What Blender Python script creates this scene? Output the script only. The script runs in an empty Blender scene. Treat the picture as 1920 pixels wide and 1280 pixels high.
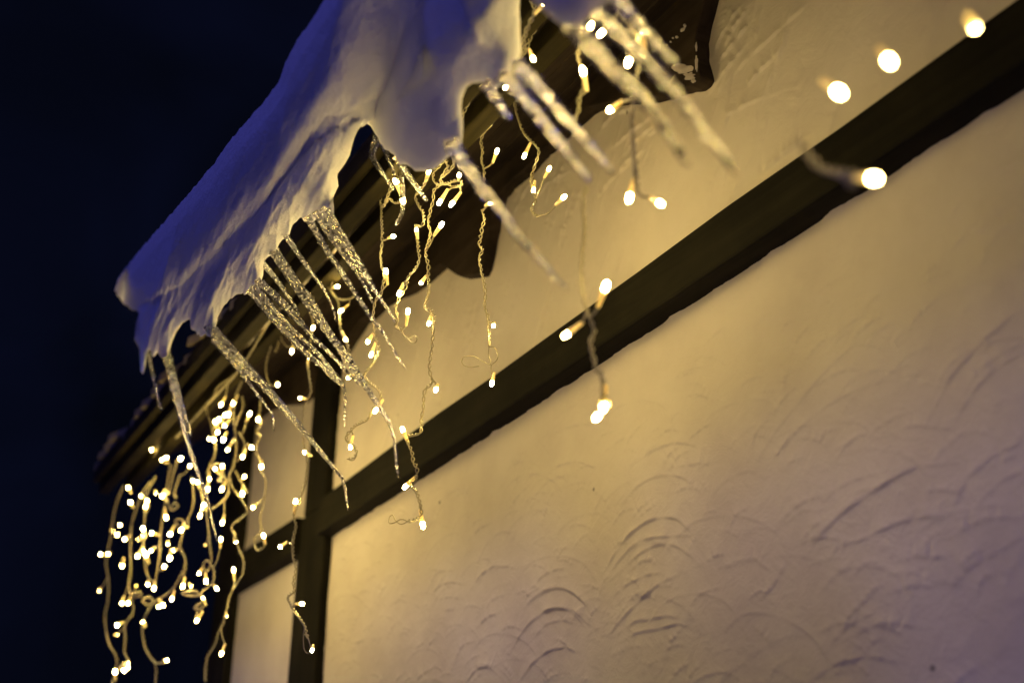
import bpy, math, random
import numpy as np
from mathutils import Vector, noise

random.seed(7)
rng = np.random.default_rng(7)
SC = bpy.context.scene
COL = SC.collection

# ------------------------------------------------------------------ camera
# World axes: the house wall is the plane x = WALL, +y runs along it away from
# the camera, z is up; the camera stands in front of it at x = 0.
EYE = 1.70
WALL = 0.575
FPX = 2100.0                     # focal length for a 1920 px wide frame
PITCH = math.radians(25.017)
YAW_S, YAW_C = 0.51655, 0.85626  # horizontal heading: x = YAW_S, y = YAW_C
cam = bpy.data.cameras.new("camera")
cam.sensor_width = 36.0
cam.lens = FPX / 1920 * 36.0
cam.clip_start = 0.02
cam.clip_end = 500
cam.dof.use_dof = True
cam.dof.focus_distance = 0.97
cam.dof.aperture_fstop = 4.1
cam.dof.aperture_blades = 0
cam_o = bpy.data.objects.new("camera", cam)
COL.objects.link(cam_o)
cam_o.location = (0, 0, EYE)
fwd = Vector((YAW_S * math.cos(PITCH), YAW_C * math.cos(PITCH), math.sin(PITCH)))
cam_o.rotation_euler = fwd.to_track_quat('-Z', 'Y').to_euler()
SC.camera = cam_o

# ------------------------------------------------------------------ night sky
W = bpy.data.worlds.new("World")
SC.world = W
W.use_nodes = True
nt = W.node_tree
bg = nt.nodes["Background"]
tc = nt.nodes.new("ShaderNodeTexCoord")
nz = nt.nodes.new("ShaderNodeTexNoise")
nz.inputs["Scale"].default_value = 2.6
nz.inputs["Detail"].default_value = 5
nz.inputs["Distortion"].default_value = 1.2
cr = nt.nodes.new("ShaderNodeValToRGB")
cr.color_ramp.elements[0].position = 0.36
cr.color_ramp.elements[0].color = (0.0010, 0.0015, 0.0036, 1)
cr.color_ramp.elements[1].position = 0.72
cr.color_ramp.elements[1].color = (0.0024, 0.0034, 0.0125, 1)
nt.links.new(tc.outputs["Generated"], nz.inputs["Vector"])
nt.links.new(nz.outputs["Fac"], cr.inputs["Fac"])
nt.links.new(cr.outputs["Color"], bg.inputs["Color"])
bg.inputs["Strength"].default_value = 1.0

# blue evening light coming from the open side, in front of the house
sun = bpy.data.lights.new("blue_evening_light", 'SUN')
sun.color = (0.17, 0.165, 1.0)
sun.energy = 0.66
sun.angle = math.radians(14)
sun_o = bpy.data.objects.new("blue_evening_light", sun)
COL.objects.link(sun_o)
sun_o.location = (-2, -1, 3)
sun_dir = Vector((0.60, 0.14, -0.78)).normalized()     # direction the light travels
sun_o.rotation_euler = sun_dir.to_track_quat('-Z', 'Y').to_euler()

SC.view_settings.view_transform = 'Standard'
SC.view_settings.look = 'None'
SC.view_settings.exposure = 0
SC.view_settings.gamma = 1
SC.view_settings.use_curve_mapping = False
cy = SC.cycles
cy.use_denoising = True
cy.max_bounces = 10
cy.transmission_bounces = 8
cy.transparent_max_bounces = 8
cy.glossy_bounces = 5
cy.diffuse_bounces = 3
cy.caustics_refractive = True
cy.caustics_reflective = False
cy.sample_clamp_indirect = 120
cy.use_light_tree = True

BULB_COLOR = (1.0, 0.712, 0.235)
BULB_POWER = 350.0

# ------------------------------------------------------------------ measuring helpers
def ray(px, py):
    a = px - 960.0
    u = 640.0 - py
    yh = FPX * math.cos(PITCH) - u * math.sin(PITCH)
    z = FPX * math.sin(PITCH) + u * math.cos(PITCH)
    return a * YAW_C + yh * YAW_S, -a * YAW_S + yh * YAW_C, z

def at(px, py, w):
    """the point of the plane x = w seen at photo pixel px, py"""
    X, Y, Z = ray(px, py)
    t = w / X
    return Vector((w, Y * t, EYE + Z * t))

# ------------------------------------------------------------------ materials
def newmat(name):
    m = bpy.data.materials.new(name)
    m.use_nodes = True
    n = m.node_tree
    return m, n, n.nodes["Principled BSDF"]

def nnoise(n, scale, detail=6, rough=0.55, vec=None, dist=0.0):
    x = n.nodes.new("ShaderNodeTexNoise")
    x.inputs["Scale"].default_value = scale
    x.inputs["Detail"].default_value = detail
    x.inputs["Roughness"].default_value = rough
    x.inputs["Distortion"].default_value = dist
    if vec is not None:
        n.links.new(vec, x.inputs["Vector"])
    return x

def ramp(n, fac, stops):
    r = n.nodes.new("ShaderNodeValToRGB")
    e = r.color_ramp.elements
    while len(e) < len(stops):
        e.new(0.5)
    for el, (p, c) in zip(e, stops):
        el.position = p
        el.color = (*c, 1)
    n.links.new(fac, r.inputs["Fac"])
    return r

def coords(n, scale=(1, 1, 1), rot=(0, 0, 0)):
    t = n.nodes.new("ShaderNodeTexCoord")
    m = n.nodes.new("ShaderNodeMapping")
    m.inputs["Scale"].default_value = scale
    m.inputs["Rotation"].default_value = rot
    n.links.new(t.outputs["Object"], m.inputs["Vector"])
    return m.outputs["Vector"]

def bump(n, b, height, strength, dist, normal=None):
    x = n.nodes.new("ShaderNodeBump")
    x.inputs["Strength"].default_value = strength
    x.inputs["Distance"].default_value = dist
    n.links.new(height, x.inputs["Height"])
    if normal is not None:
        n.links.new(normal, x.inputs["Normal"])
    if b is not None:
        n.links.new(x.outputs["Normal"], b.inputs["Normal"])
    return x.outputs["Normal"]

def mat_plaster():
    m, n, b = newmat("rendered_plaster")
    v = coords(n)
    big = nnoise(n, 7, 5, 0.6, v)
    c = ramp(n, big.outputs["Fac"], [(0.3, (0.60, 0.545, 0.47)), (0.55, (0.68, 0.63, 0.54)), (0.8, (0.74, 0.69, 0.61))])
    # small dark pits and flecks
    vo = n.nodes.new("ShaderNodeTexVoronoi")
    vo.inputs["Scale"].default_value = 16
    n.links.new(v, vo.inputs["Vector"])
    sp = ramp(n, vo.outputs["Distance"], [(0.0, (0.10, 0.09, 0.08)), (0.025, (0.3, 0.3, 0.3)), (0.045, (1, 1, 1))])
    mx = n.nodes.new("ShaderNodeMixRGB")
    mx.blend_type = 'MULTIPLY'
    mx.inputs["Fac"].default_value = 0.8
    n.links.new(c.outputs["Color"], mx.inputs["Color1"])
    n.links.new(sp.outputs["Color"], mx.inputs["Color2"])
    n.links.new(mx.outputs["Color"], b.inputs["Base Color"])
    b.inputs["Roughness"].default_value = 0.72
    b.inputs["Specular IOR Level"].default_value = 0.25
    fine = nnoise(n, 420, 4, 0.6, v)
    n1 = bump(n, None, fine.outputs["Fac"], 0.22, 0.0008)
    mid = nnoise(n, 45, 6, 0.6, v, 0.6)
    bump(n, b, mid.outputs["Fac"], 0.35, 0.0035, n1)
    return m

def mat_wood(name, dark, light, axis='y', gloss=0.55):
    m, n, b = newmat(name)
    sc = {'y': (55, 2.2, 55), 'z': (55, 55, 2.2), 'x': (2.2, 55, 55)}[axis]
    v = coords(n, sc)
    g = nnoise(n, 1.0, 8, 0.62, v, 0.8)
    c = ramp(n, g.outputs["Fac"], [(0.3, dark), (0.62, light), (0.8, tuple(x * 1.25 for x in light))])
    v2 = coords(n)
    st = nnoise(n, 11, 5, 0.6, v2)
    s = ramp(n, st.outputs["Fac"], [(0.35, (0.45, 0.45, 0.45)), (0.65, (1, 1, 1))])
    mx = n.nodes.new("ShaderNodeMixRGB")
    mx.blend_type = 'MULTIPLY'
    mx.inputs["Fac"].default_value = 1
    n.links.new(c.outputs["Color"], mx.inputs["Color1"])
    n.links.new(s.outputs["Color"], mx.inputs["Color2"])
    n.links.new(mx.outputs["Color"], b.inputs["Base Color"])
    b.inputs["Roughness"].default_value = 0.8
    b.inputs["Specular IOR Level"].default_value = 0.12
    bump(n, b, g.outputs["Fac"], 0.45, 0.0012)
    return m

def mat_snow():
    m, n, b = newmat("packed_snow")
    v = coords(n)
    b.inputs["Base Color"].default_value = (0.86, 0.87, 0.90, 1)
    b.inputs["Roughness"].default_value = 0.6
    b.inputs["Specular IOR Level"].default_value = 0.25
    b.inputs["Subsurface Weight"].default_value = 0.35
    b.inputs["Subsurface Radius"].default_value = (0.8, 0.9, 1.0)
    b.inputs["Subsurface Scale"].default_value = 0.006
    f = nnoise(n, 380, 4, 0.7, v)
    n1 = bump(n, None, f.outputs["Fac"], 0.8, 0.0022)
    g = nnoise(n, 85, 6, 0.6, v)
    bump(n, b, g.outputs["Fac"], 0.6, 0.0045, n1)
    return m

def mat_ice(f=1.0, rough=.30, depth=1.0):
    m, n, b = newmat("bubbly_ice")
    b.inputs["Base Color"].default_value = (0.98, 0.98, 1.0, 1)
    b.inputs["IOR"].default_value = 1.31
    b.inputs["Transmission Weight"].default_value = 1.0
    v0 = coords(n, (1, 1, 1), (0, math.radians(39), 0))
    mp = n.nodes.new("ShaderNodeMapping")
    mp.inputs["Scale"].default_value = (1.25, 1.25, 0.5)
    n.links.new(v0, mp.inputs["Vector"])
    v = mp.outputs["Vector"]
    # rows of trapped air bubbles: cloudy specks in otherwise clear ice
    vo = n.nodes.new("ShaderNodeTexVoronoi")
    vo.inputs["Scale"].default_value = 380 * f
    n.links.new(v, vo.inputs["Vector"])
    r = ramp(n, vo.outputs["Distance"], [(0.20, (rough, rough, rough)), (0.40, (.03, .03, .03))])
    n.links.new(r.outputs["Color"], b.inputs["Roughness"])
    g = nnoise(n, 240 * f, 3, 0.6, v)
    n1 = bump(n, None, g.outputs["Fac"], 1.0, 0.0035 * depth)
    bump(n, b, vo.outputs["Distance"], 1.0, 0.002 * depth, n1)
    return m

def mat_wire():
    m, n, b = newmat("clear_wire_insulation")
    b.inputs["Base Color"].default_value = (0.56, 0.51, 0.32, 1)
    b.inputs["Roughness"].default_value = 0.22
    b.inputs["Transmission Weight"].default_value = 0.35
    b.inputs["IOR"].default_value = 1.45
    return m

def mat_socket():
    m, n, b = newmat("glowing_bulb_socket_plastic")
    b.inputs["Base Color"].default_value = (0.85, 0.74, 0.42, 1)
    b.inputs["Roughness"].default_value = 0.3
    b.inputs["Transmission Weight"].default_value = 0.3
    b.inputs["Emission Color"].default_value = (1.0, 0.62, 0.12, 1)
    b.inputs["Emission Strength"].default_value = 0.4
    return m

def mat_bulb(f=1.0):
    m, n, b = newmat("warm_bulb_light")
    b.inputs["Base Color"].default_value = (0, 0, 0, 1)
    b.inputs["Emission Color"].default_value = (*BULB_COLOR, 1)
    b.inputs["Emission Strength"].default_value = BULB_POWER * f
    return m

def mat_plain(name, col, rough=0.7):
    m, n, b = newmat(name)
    v = coords(n)
    g = nnoise(n, 30, 6, 0.6, v)
    c = ramp(n, g.outputs["Fac"], [(0.3, tuple(x * 0.7 for x in col)), (0.7, tuple(x * 1.15 for x in col))])
    n.links.new(c.outputs["Color"], b.inputs["Base Color"])
    b.inputs["Roughness"].default_value = rough
    bump(n, b, g.outputs["Fac"], 0.4, 0.003)
    return m

M_PLASTER = mat_plaster()
M_BEAM = mat_wood("stained_beam_wood", (0.007, 0.0063, 0.0034), (0.018, 0.016, 0.0085), 'y')
M_POST = mat_wood("stained_post_wood", (0.007, 0.0063, 0.0034), (0.018, 0.016, 0.0085), 'z')
M_BOARD = mat_wood("brown_board_wood", (0.024, 0.017, 0.012), (0.052, 0.038, 0.026), 'y')
M_FASCIA = mat_wood("eave_board_wood", (0.016, 0.013, 0.004), (0.036, 0.029, 0.009), 'y')
M_TILE = mat_plain("frosted_clay_tile", (0.24, 0.20, 0.09))
M_SNOW = mat_snow()
M_ICE = mat_ice()
M_ICE_CLEAR = mat_ice(.50, .20, 1.6)
M_WIRE = mat_wire()
M_SOCKET = mat_socket()
M_CRUMB = mat_plain("plaster_crumb", (0.62, 0.56, 0.52))
M_GROUND = mat_plain("trodden_snow", (0.6, 0.62, 0.68))

# ------------------------------------------------------------------ object helpers
ORG = {}
def empty(name, loc, label, cat, group=None):
    o = bpy.data.objects.new(name, None)
    o.empty_display_size = 0.02
    o.location = loc
    COL.objects.link(o)
    o["label"] = label
    o["category"] = cat
    if group:
        o["group"] = group
    ORG[o.name] = Vector(loc)
    return o

def mesh_obj(name, verts, faces, mat, parent=None, smooth=False, origin=None):
    if parent is not None:
        off = ORG[parent.name]
    else:
        off = Vector(origin) if origin is not None else Vector((0, 0, 0))
    me = bpy.data.meshes.new(name)
    if isinstance(verts, np.ndarray):
        v = verts - np.array(off)
        f = np.asarray(faces, dtype=np.int32)
        k = f.shape[1]
        me.vertices.add(len(v))
        me.vertices.foreach_set("co", v.astype(np.float32).ravel())
        me.loops.add(f.size)
        me.loops.foreach_set("vertex_index", f.ravel())
        me.polygons.add(len(f))
        me.polygons.foreach_set("loop_start", np.arange(len(f), dtype=np.int32) * k)
        me.polygons.foreach_set("loop_total", np.full(len(f), k, dtype=np.int32))
        me.update(calc_edges=True)
        me.validate()
    else:
        me.from_pydata([tuple(Vector(p) - off) for p in verts], [], faces)
        me.update()
    if smooth:
        me.polygons.foreach_set("use_smooth", [True] * len(me.polygons))
    me.materials.append(mat)
    o = bpy.data.objects.new(name, me)
    COL.objects.link(o)
    if parent is not None:
        o.parent = parent
        ORG[o.name] = off
    else:
        o.location = off
        ORG[o.name] = off
    return o

def box(x0, x1, y0, y1, z0, z1, tilt=None, jit=0.0):
    """a chamfer-free box whose long faces are cut into segments and slightly uneven"""
    n = max(1, int((y1 - y0) / 0.12))
    V, F = [], []
    for i in range(n + 1):
        y = y0 + (y1 - y0) * i / n
        dz = tilt(y) if tilt else (0, 0)
        r = lambda: random.uniform(-jit, jit)
        V += [(x0 + r(), y, z0 + dz[0] + r()), (x1, y, z0 + dz[0]), (x1, y, z1 + dz[1]), (x0 + r(), y, z1 + dz[1] + r())]
    for i in range(n):
        a = 4 * i
        for k in range(4):
            F.append((a + k, a + (k + 1) % 4, a + 4 + (k + 1) % 4, a + 4 + k))
    F.append((3, 2, 1, 0))
    F.append((4 * n, 4 * n + 1, 4 * n + 2, 4 * n + 3))
    return V, F

def bevel(o, w):
    md = o.modifiers.new("bevel", 'BEVEL')
    md.width = w
    md.segments = 2
    md.limit_method = 'ANGLE'
    return o

def prism(pts, x0, x1):
    """extrude an outline in the (y, z) plane from x0 to x1"""
    n = len(pts)
    V = [(x0, y, z) for y, z in pts] + [(x1, y, z) for y, z in pts]
    F = [tuple(range(n)), tuple(range(2 * n - 1, n - 1, -1))]
    for i in range(n):
        j = (i + 1) % n
        F.append((j, i, n + i, n + j))
    return V, F

def smooth_path(pts, step):
    """Catmull-Rom through pts, resampled at about step"""
    P = [Vector(p) for p in pts]
    if len(P) == 2:
        P = [P[0], P[0].lerp(P[1], .5), P[1]]
    P = [P[0] * 2 - P[1]] + P + [P[-1] * 2 - P[-2]]
    out = []
    for i in range(1, len(P) - 2):
        a, b, c, d = P[i - 1:i + 3]
        n = max(1, int((c - b).length / step))
        for k in range(n):
            t = k / n
            out.append(0.5 * ((2 * b) + (c - a) * t + (2 * a - 5 * b + 4 * c - d) * t * t + (3 * b - a - 3 * c + d) * t ** 3))
    out.append(P[-2])
    return out

class Tubes:
    def __init__(s):
        s.V, s.F = [], []
    def add(s, pts, radius, sides=5):
        pts = [Vector(p) for p in pts]
        if len(pts) < 2:
            return
        b0 = len(s.V)
        t0 = (pts[1] - pts[0]).normalized()
        nrm = t0.orthogonal().normalized()
        for i, p in enumerate(pts):
            t = (pts[min(i + 1, len(pts) - 1)] - pts[max(i - 1, 0)])
            if t.length < 1e-9:
                t = t0
            t.normalize()
            nrm = (nrm - t * nrm.dot(t))
            if nrm.length < 1e-6:
                nrm = t.orthogonal()
            nrm.normalize()
            bn = t.cross(nrm)
            r = radius(i / (len(pts) - 1)) if callable(radius) else radius
            for k in range(sides):
                a = 2 * math.pi * k / sides
                s.V.append(p + (nrm * math.cos(a) + bn * math.sin(a)) * r)
        m = len(pts)
        for i in range(m - 1):
            for k in range(sides):
                k2 = (k + 1) % sides
                s.F.append((b0 + i * sides + k, b0 + i * sides + k2, b0 + (i + 1) * sides + k2, b0 + (i + 1) * sides + k))
        s.F.append(tuple(b0 + k for k in range(sides))[::-1])
        s.F.append(tuple(b0 + (m - 1) * sides + k for k in range(sides)))
    def build(s, name, mat, parent):
        return mesh_obj(name, s.V, s.F, mat, parent, smooth=True)

# ------------------------------------------------------------------ ground
gv = [(-60, -60, 0), (60, -60, 0), (60, 60, 0), (-60, 60, 0)]
g = mesh_obj("snowy_ground", gv, [(0, 1, 2, 3)], M_GROUND)
g["kind"] = "structure"

# ------------------------------------------------------------------ the house
house = empty("house", (WALL, 1.0, 0.0), "half timbered house corner with cream plaster panels, dark beams and eave", "house")

def troweled(name, y0, y1, z0, z1, arcs, step_y=0.0016, step_z=0.0016, ripple=1.0, edge=False):
    ny = int((y1 - y0) / step_y) + 1
    nz_ = int((z1 - z0) / step_z) + 1
    ys = np.linspace(y0, y1, ny)
    zs = np.linspace(z0, z1, nz_)
    Yg, Zg = np.meshgrid(ys, zs)
    H = np.zeros_like(Yg)
    # broad hand-trowelled waves
    for _ in range(26):
        fy, fz = rng.normal(0, 14, 2)
        H += 0.00016 * np.sin(fy * Yg + fz * Zg + rng.uniform(0, 6.28))
    for _ in range(44):
        fy, fz = rng.normal(0, 30), rng.normal(0, 60)
        H += 0.00006 * np.sin(fy * Yg + fz * Zg + rng.uniform(0, 6.28) + 2.0 * np.sin(9 * Yg + 7 * Zg + rng.uniform(0, 6.28)))
    for pts, hh, inner in arcs:
        pts = np.array(pts)
        pad = 0.03
        i0 = np.searchsorted(ys, pts[:, 0].min() - pad); i1 = np.searchsorted(ys, pts[:, 0].max() + pad)
        j0 = np.searchsorted(zs, pts[:, 1].min() - pad); j1 = np.searchsorted(zs, pts[:, 1].max() + pad)
        if i1 - i0 < 2 or j1 - j0 < 2:
            continue
        A, B = Yg[j0:j1, i0:i1], Zg[j0:j1, i0:i1]
        best = np.full(A.shape, 1e9); sgn = np.zeros(A.shape); par = np.zeros(A.shape)
        n = len(pts) - 1
        for k in range(n):
            p, q = pts[k], pts[k + 1]
            d = q - p
            L2 = (d * d).sum() + 1e-12
            t = np.clip(((A - p[0]) * d[0] + (B - p[1]) * d[1]) / L2, 0, 1)
            dx = A - (p[0] + t * d[0]); dz = B - (p[1] + t * d[1])
            dd = np.hypot(dx, dz)
            m = dd < best
            best[m] = dd[m]
            sgn[m] = np.sign(d[0] * dz - d[1] * dx)[m]
            par[m] = ((k + t) / n)[m]
        env = np.sin(np.clip(par, 0.02, 0.98) * math.pi) ** 0.6
        wob = 0.75 + 0.5 * np.sin(par * 23 + hh * 9000) * np.sin(par * 7.3 + hh * 3000)
        prof = np.where(sgn > 0, np.exp(-best / 0.0008), np.exp(-best / inner))
        H[j0:j1, i0:i1] += 1.2 * hh * env * wob * prof
    if edge:      # plaster dragged up unevenly against the beam
        zb = 0.413 + (1.4 - ys) * 0.029 + EYE
        nn_ = np.array([noise.fractal(Vector((y * 26, 2, 0)), 1.0, 2.0, 5) for y in ys])
        H += np.clip(.0004 + .0045 * nn_, 0, .004)[None, :] * np.exp(-np.clip(zb[None, :] - Zg, 0, 1) / (.0045 + .004 * np.abs(np.roll(nn_, 90)))[None, :])
    X = WALL - H * ripple
    V = np.stack([X.ravel(), Yg.ravel(), Zg.ravel()], 1)
    idx = np.arange(ny * nz_).reshape(nz_, ny)
    F = np.stack([idx[:-1, :-1].ravel(), idx[1:, :-1].ravel(), idx[1:, 1:].ravel(), idx[:-1, 1:].ravel()], 1)
    o = mesh_obj(name, V, F, M_PLASTER, house, smooth=True)
    return o

def wall_yz(px, py, w=WALL):
    p = at(px, py, w)
    return p.y, p.z

# one fan-shaped trowel stroke, measured from the photograph, in wall metres
tpl_px = [(1150, 1050), (1165, 1015), (1183, 992), (1218, 973), (1253, 966), (1277, 973), (1290, 988), (1300, 1004)]
tpl = np.array([wall_yz(*p) for p in tpl_px])
tpl = tpl - tpl[3]
def stroke(py_, pz_, s, rot=0.0, stretch=1.0, cut=(0, 8)):
    q = tpl[cut[0]:cut[1]] * s
    q = q * np.array([1.0, stretch])
    c, sn = math.cos(rot), math.sin(rot)
    q = q @ np.array([[c, -sn], [sn, c]])
    # resample smoothly
    t = np.linspace(0, len(q) - 1, 26)
    y = np.interp(t, range(len(q)), q[:, 0]); z = np.interp(t, range(len(q)), q[:, 1])
    k = np.ones(5) / 5
    y[2:-2] = np.convolve(y, k, 'valid'); z[2:-2] = np.convolve(z, k, 'valid')
    return np.stack([y + py_, z + pz_], 1)

arcs_low = []
def add_px_arc(pts, h=0.0011, inner=0.009):
    q = np.array([wall_yz(*p) for p in pts])
    t = np.linspace(0, len(q) - 1, 26)
    y = np.interp(t, range(len(q)), q[:, 0]); z = np.interp(t, range(len(q)), q[:, 1])
    k = np.ones(5) / 5
    y[2:-2] = np.convolve(y, k, 'valid'); z[2:-2] = np.convolve(z, k, 'valid')
    arcs_low.append((np.stack([y, z], 1), h, inner))
def c3(l, ox, oy, s): return [(ox + x * s, oy + y * s) for x, y in l]
C3 = (1000, 700, 0.3906)
for l, h in [([(500, 420), (550, 380), (620, 345), (700, 330), (760, 340), (805, 358)], 0.0013),
          ([(415, 650), (450, 590), (520, 520), (600, 487), (690, 485), (740, 510), (775, 540)], 0.0011),
          ([(350, 930), (400, 850), (470, 765), (560, 700), (650, 685), (710, 702), (770, 775)], 0.0021),
          ([(360, 960), (440, 860), (520, 800), (600, 785), (660, 780), (760, 775)], 0.0016),
          ([(380, 980), (500, 870), (600, 815), (680, 820), (740, 860), (800, 915)], 0.0013),
          ([(470, 940), (520, 900), (560, 888), (580, 895)], 0.0011),
          ([(480, 690), (520, 640), (570, 608)], 0.0009), ([(510, 690), (560, 650), (595, 620)], 0.0008),
          ([(390, 1060), (450, 1010), (550, 965), (620, 955)], 0.0011),
          ([(350, 1270), (420, 1180), (500, 1100), (570, 1040), (620, 1000), (680, 975)], 0.0016),
          ([(400, 1250), (490, 1185), (560, 1180), (640, 1160), (740, 1180)], 0.0013),
          ([(430, 1280), (500, 1240), (600, 1225), (700, 1195), (770, 1230)], 0.0013),
          ([(70, 480), (120, 440), (190, 420), (250, 430), (315, 460)], 0.0012),
          ([(0, 600), (60, 520), (130, 490), (190, 483), (230, 500)], 0.0007),
          ([(50, 280), (100, 220), (160, 170), (215, 140)], 0.0009),
          ([(40, 310), (120, 240), (205, 215)], 0.0008), ([(90, 290), (170, 255), (240, 240), (310, 250)], 0.0010),
          ([(0, 1030), (50, 970), (110, 940), (160, 935)], 0.0012),
          ([(0, 1100), (50, 1050), (130, 1020), (190, 1045), (240, 1090), (255, 1110), (220, 1130)], 0.0014),
          ([(0, 1190), (60, 1140), (120, 1120), (200, 1130), (240, 1180), (300, 1230)], 0.0012),
          ([(0, 1270), (60, 1200), (140, 1180), (200, 1200)], 0.0010),
          ([(680, 450), (740, 438), (810, 428), (850, 440)], 0.0008), ([(680, 570), (720, 550), (770, 540)], 0.0009)]:
    add_px_arc(c3(l, *C3), h, 0.008)
CR = (1200, 560, 0.5625)
for l, h in [([(540, 860), (620, 760), (700, 690), (780, 640), (860, 590), (920, 560), (1010, 552)], 0.0024),
             ([(380, 560), (420, 480), (500, 370), (600, 260), (680, 180), (760, 120), (880, 70)], 0.0011),
             ([(420, 560), (490, 470), (580, 380), (700, 310), (850, 260), (960, 250)], 0.0009),
             ([(600, 690), (640, 640), (720, 600), (800, 580)], 0.0009),
             ([(700, 820), (780, 780), (880, 740), (960, 725), (1020, 728)], 0.0017),
             ([(880, 870), (920, 855), (970, 862), (1030, 858)], 0.0016), ([(830, 980), (900, 955), (980, 960)], 0.0012),
             ([(980, 370), (1030, 270), (1100, 190), (1180, 110), (1280, 30)], 0.0019),
             ([(1060, 390), (1120, 300), (1200, 220), (1280, 180)], 0.0015),
             ([(1040, 700), (1090, 600), (1180, 520), (1270, 480)], 0.0012),
             ([(400, 1000), (440, 960), (490, 870)], 0.0013), ([(630, 140), (700, 80), (760, 50)], 0.0011),
             ([(700, 1130), (780, 1085), (860, 1080), (930, 1095)], 0.0013),
             ([(560, 1280), (650, 1215), (760, 1190), (860, 1210)], 0.0015), ([(1040, 960), (1100, 890), (1200, 840)], 0.0012)]:
    add_px_arc(c3(l, *CR), h * .62, 0.010)
CB = (560, 900, 0.297)
for l, h in [([(850, 710), (900, 660), (980, 640), (1040, 655)], 0.0016), ([(1100, 680), (1160, 590), (1240, 540), (1310, 545)], 0.0013),
             ([(1350, 1070), (1440, 920), (1540, 830), (1640, 800), (1740, 830), (1800, 920)], 0.0017),
             ([(1400, 830), (1490, 740), (1580, 680), (1700, 680), (1790, 740), (1815, 790), (1770, 808)], 0.0015),
             ([(1400, 1270), (1480, 1150), (1580, 1070), (1680, 1050), (1750, 1080)], 0.0017),
             ([(1070, 1270), (1130, 1190), (1210, 1168), (1230, 1190)], 0.0018), ([(740, 1270), (790, 1220), (850, 1190)], 0.0013),
             ([(1140, 920), (1200, 860), (1270, 835)], 0.0013), ([(1090, 290), (1120, 260), (1170, 235)], 0.0011),
             ([(1100, 350), (1150, 300), (1225, 265)], 0.0013), ([(850, 600), (910, 570), (990, 565)], 0.0008),
             ([(890, 750), (960, 735), (1040, 745)], 0.0009), ([(740, 1060), (800, 1020)], 0.0010), ([(930, 820), (995, 812)], 0.0009),
             ([(1330, 190), (1370, 110), (1470, 10)], 0.0009), ([(330, 1030), (420, 1010)], 0.0008)]:
    add_px_arc(c3(l, *CB), h, 0.008)
# the rest of the wall carries the same strokes, column by column
for col in range(14):
    yb = 0.30 + 0.105 * col
    for k in range(9):
        arcs_low.append((stroke(yb + rng.normal(0, .03), 0.03 + EYE + 0.043 * k + rng.normal(0, .02),
                                rng.uniform(0.5, 1.35), rng.normal(0, .25), rng.uniform(.6, 1.3)),
                         rng.uniform(0.0001, 0.0007), rng.uniform(.003, .009)))
for _ in range(700):
    yb, zb = rng.uniform(.3, 1.6), EYE + rng.uniform(.0, .4)
    a0 = rng.integers(0, 4)
    arcs_low.append((stroke(yb, zb, rng.uniform(.25, .7), rng.normal(0, .3), 1, (a0, a0 + 4)),
                     rng.uniform(0.0002, 0.0009), rng.uniform(.002, .006)))

arcs_up = []
def up(pts, h=0.0011, inner=.008):
    q = np.array([wall_yz(*p) for p in pts])
    t = np.linspace(0, len(q) - 1, 22)
    arcs_up.append((np.stack([np.interp(t, range(len(q)), q[:, 0]), np.interp(t, range(len(q)), q[:, 1])], 1), h, inner))
CU = (1100, 0, 0.297)
for l in [[(760, 440), (800, 340), (850, 230), (920, 110), (990, 20)], [(820, 400), (900, 310), (1000, 180), (1020, 160)],
          [(900, 500), (1000, 380), (1120, 280), (1250, 160), (1400, 20)], [(860, 820), (900, 720), (1010, 660), (1200, 590)],
          [(760, 600), (850, 480), (930, 380), (1000, 290)], [(1000, 560), (1090, 450), (1200, 350)], [(1200, 1000), (1300, 930), (1400, 860)],
          [(1060, 1120), (1200, 1010), (1360, 900)], [(870, 300), (930, 180), (1010, 60)], [(560, 760), (650, 650), (760, 520)],
          [(180, 920), (300, 820), (420, 740)], [(230, 980), (330, 870), (480, 760)], [(60, 1260), (140, 1150), (300, 1000)],
          [(380, 860), (480, 800), (560, 770)]]:
    up(c3(l, *CU), rng.uniform(.0018, .0028))
C7 = (840, 0, 0.3594)
for l in [[(300, 1100), (360, 950), (460, 820), (560, 740)], [(330, 1150), (420, 980), (560, 850)], [(430, 1100), (520, 960), (660, 880)],
          [(760, 720), (860, 600), (980, 560)], [(860, 1000), (920, 850), (1030, 780)], [(220, 1150), (290, 980), (380, 860)]]:
    up(c3(l, *C7), rng.uniform(.0014, .0022))
for _ in range(300):
    yb, zb = rng.uniform(.25, 1.5), EYE + rng.uniform(.47, .78)
    L = rng.uniform(.015, .10)
    a = rng.normal(2.05, .16)
    t = np.linspace(0, 1, 12)
    bend = rng.normal(.12, .1)
    arcs_up.append((np.stack([yb + L * t * math.cos(a) - bend * L * t * t, zb + L * t * math.sin(a)], 1),
                    rng.uniform(.0003, .0014), rng.uniform(.0035, .011)))

troweled("plaster_panel", 0.27, 1.45, EYE + 0.02, EYE + 0.455, arcs_low, .0012, .0012, edge=True)
troweled("plaster_panel", 0.22, 1.46, EYE + 0.456, EYE + 0.80, arcs_up, .0015, .0015)
troweled("plaster_panel", 1.50, 1.86, EYE + 0.00, EYE + 0.42, [(a[0] + np.array([.9, 0]), a[1], a[2]) for a in arcs_low[60:140]], .004, .004)
troweled("plaster_panel", 1.50, 1.86, EYE + 0.44, EYE + 0.92, [], .006, .006)
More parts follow.
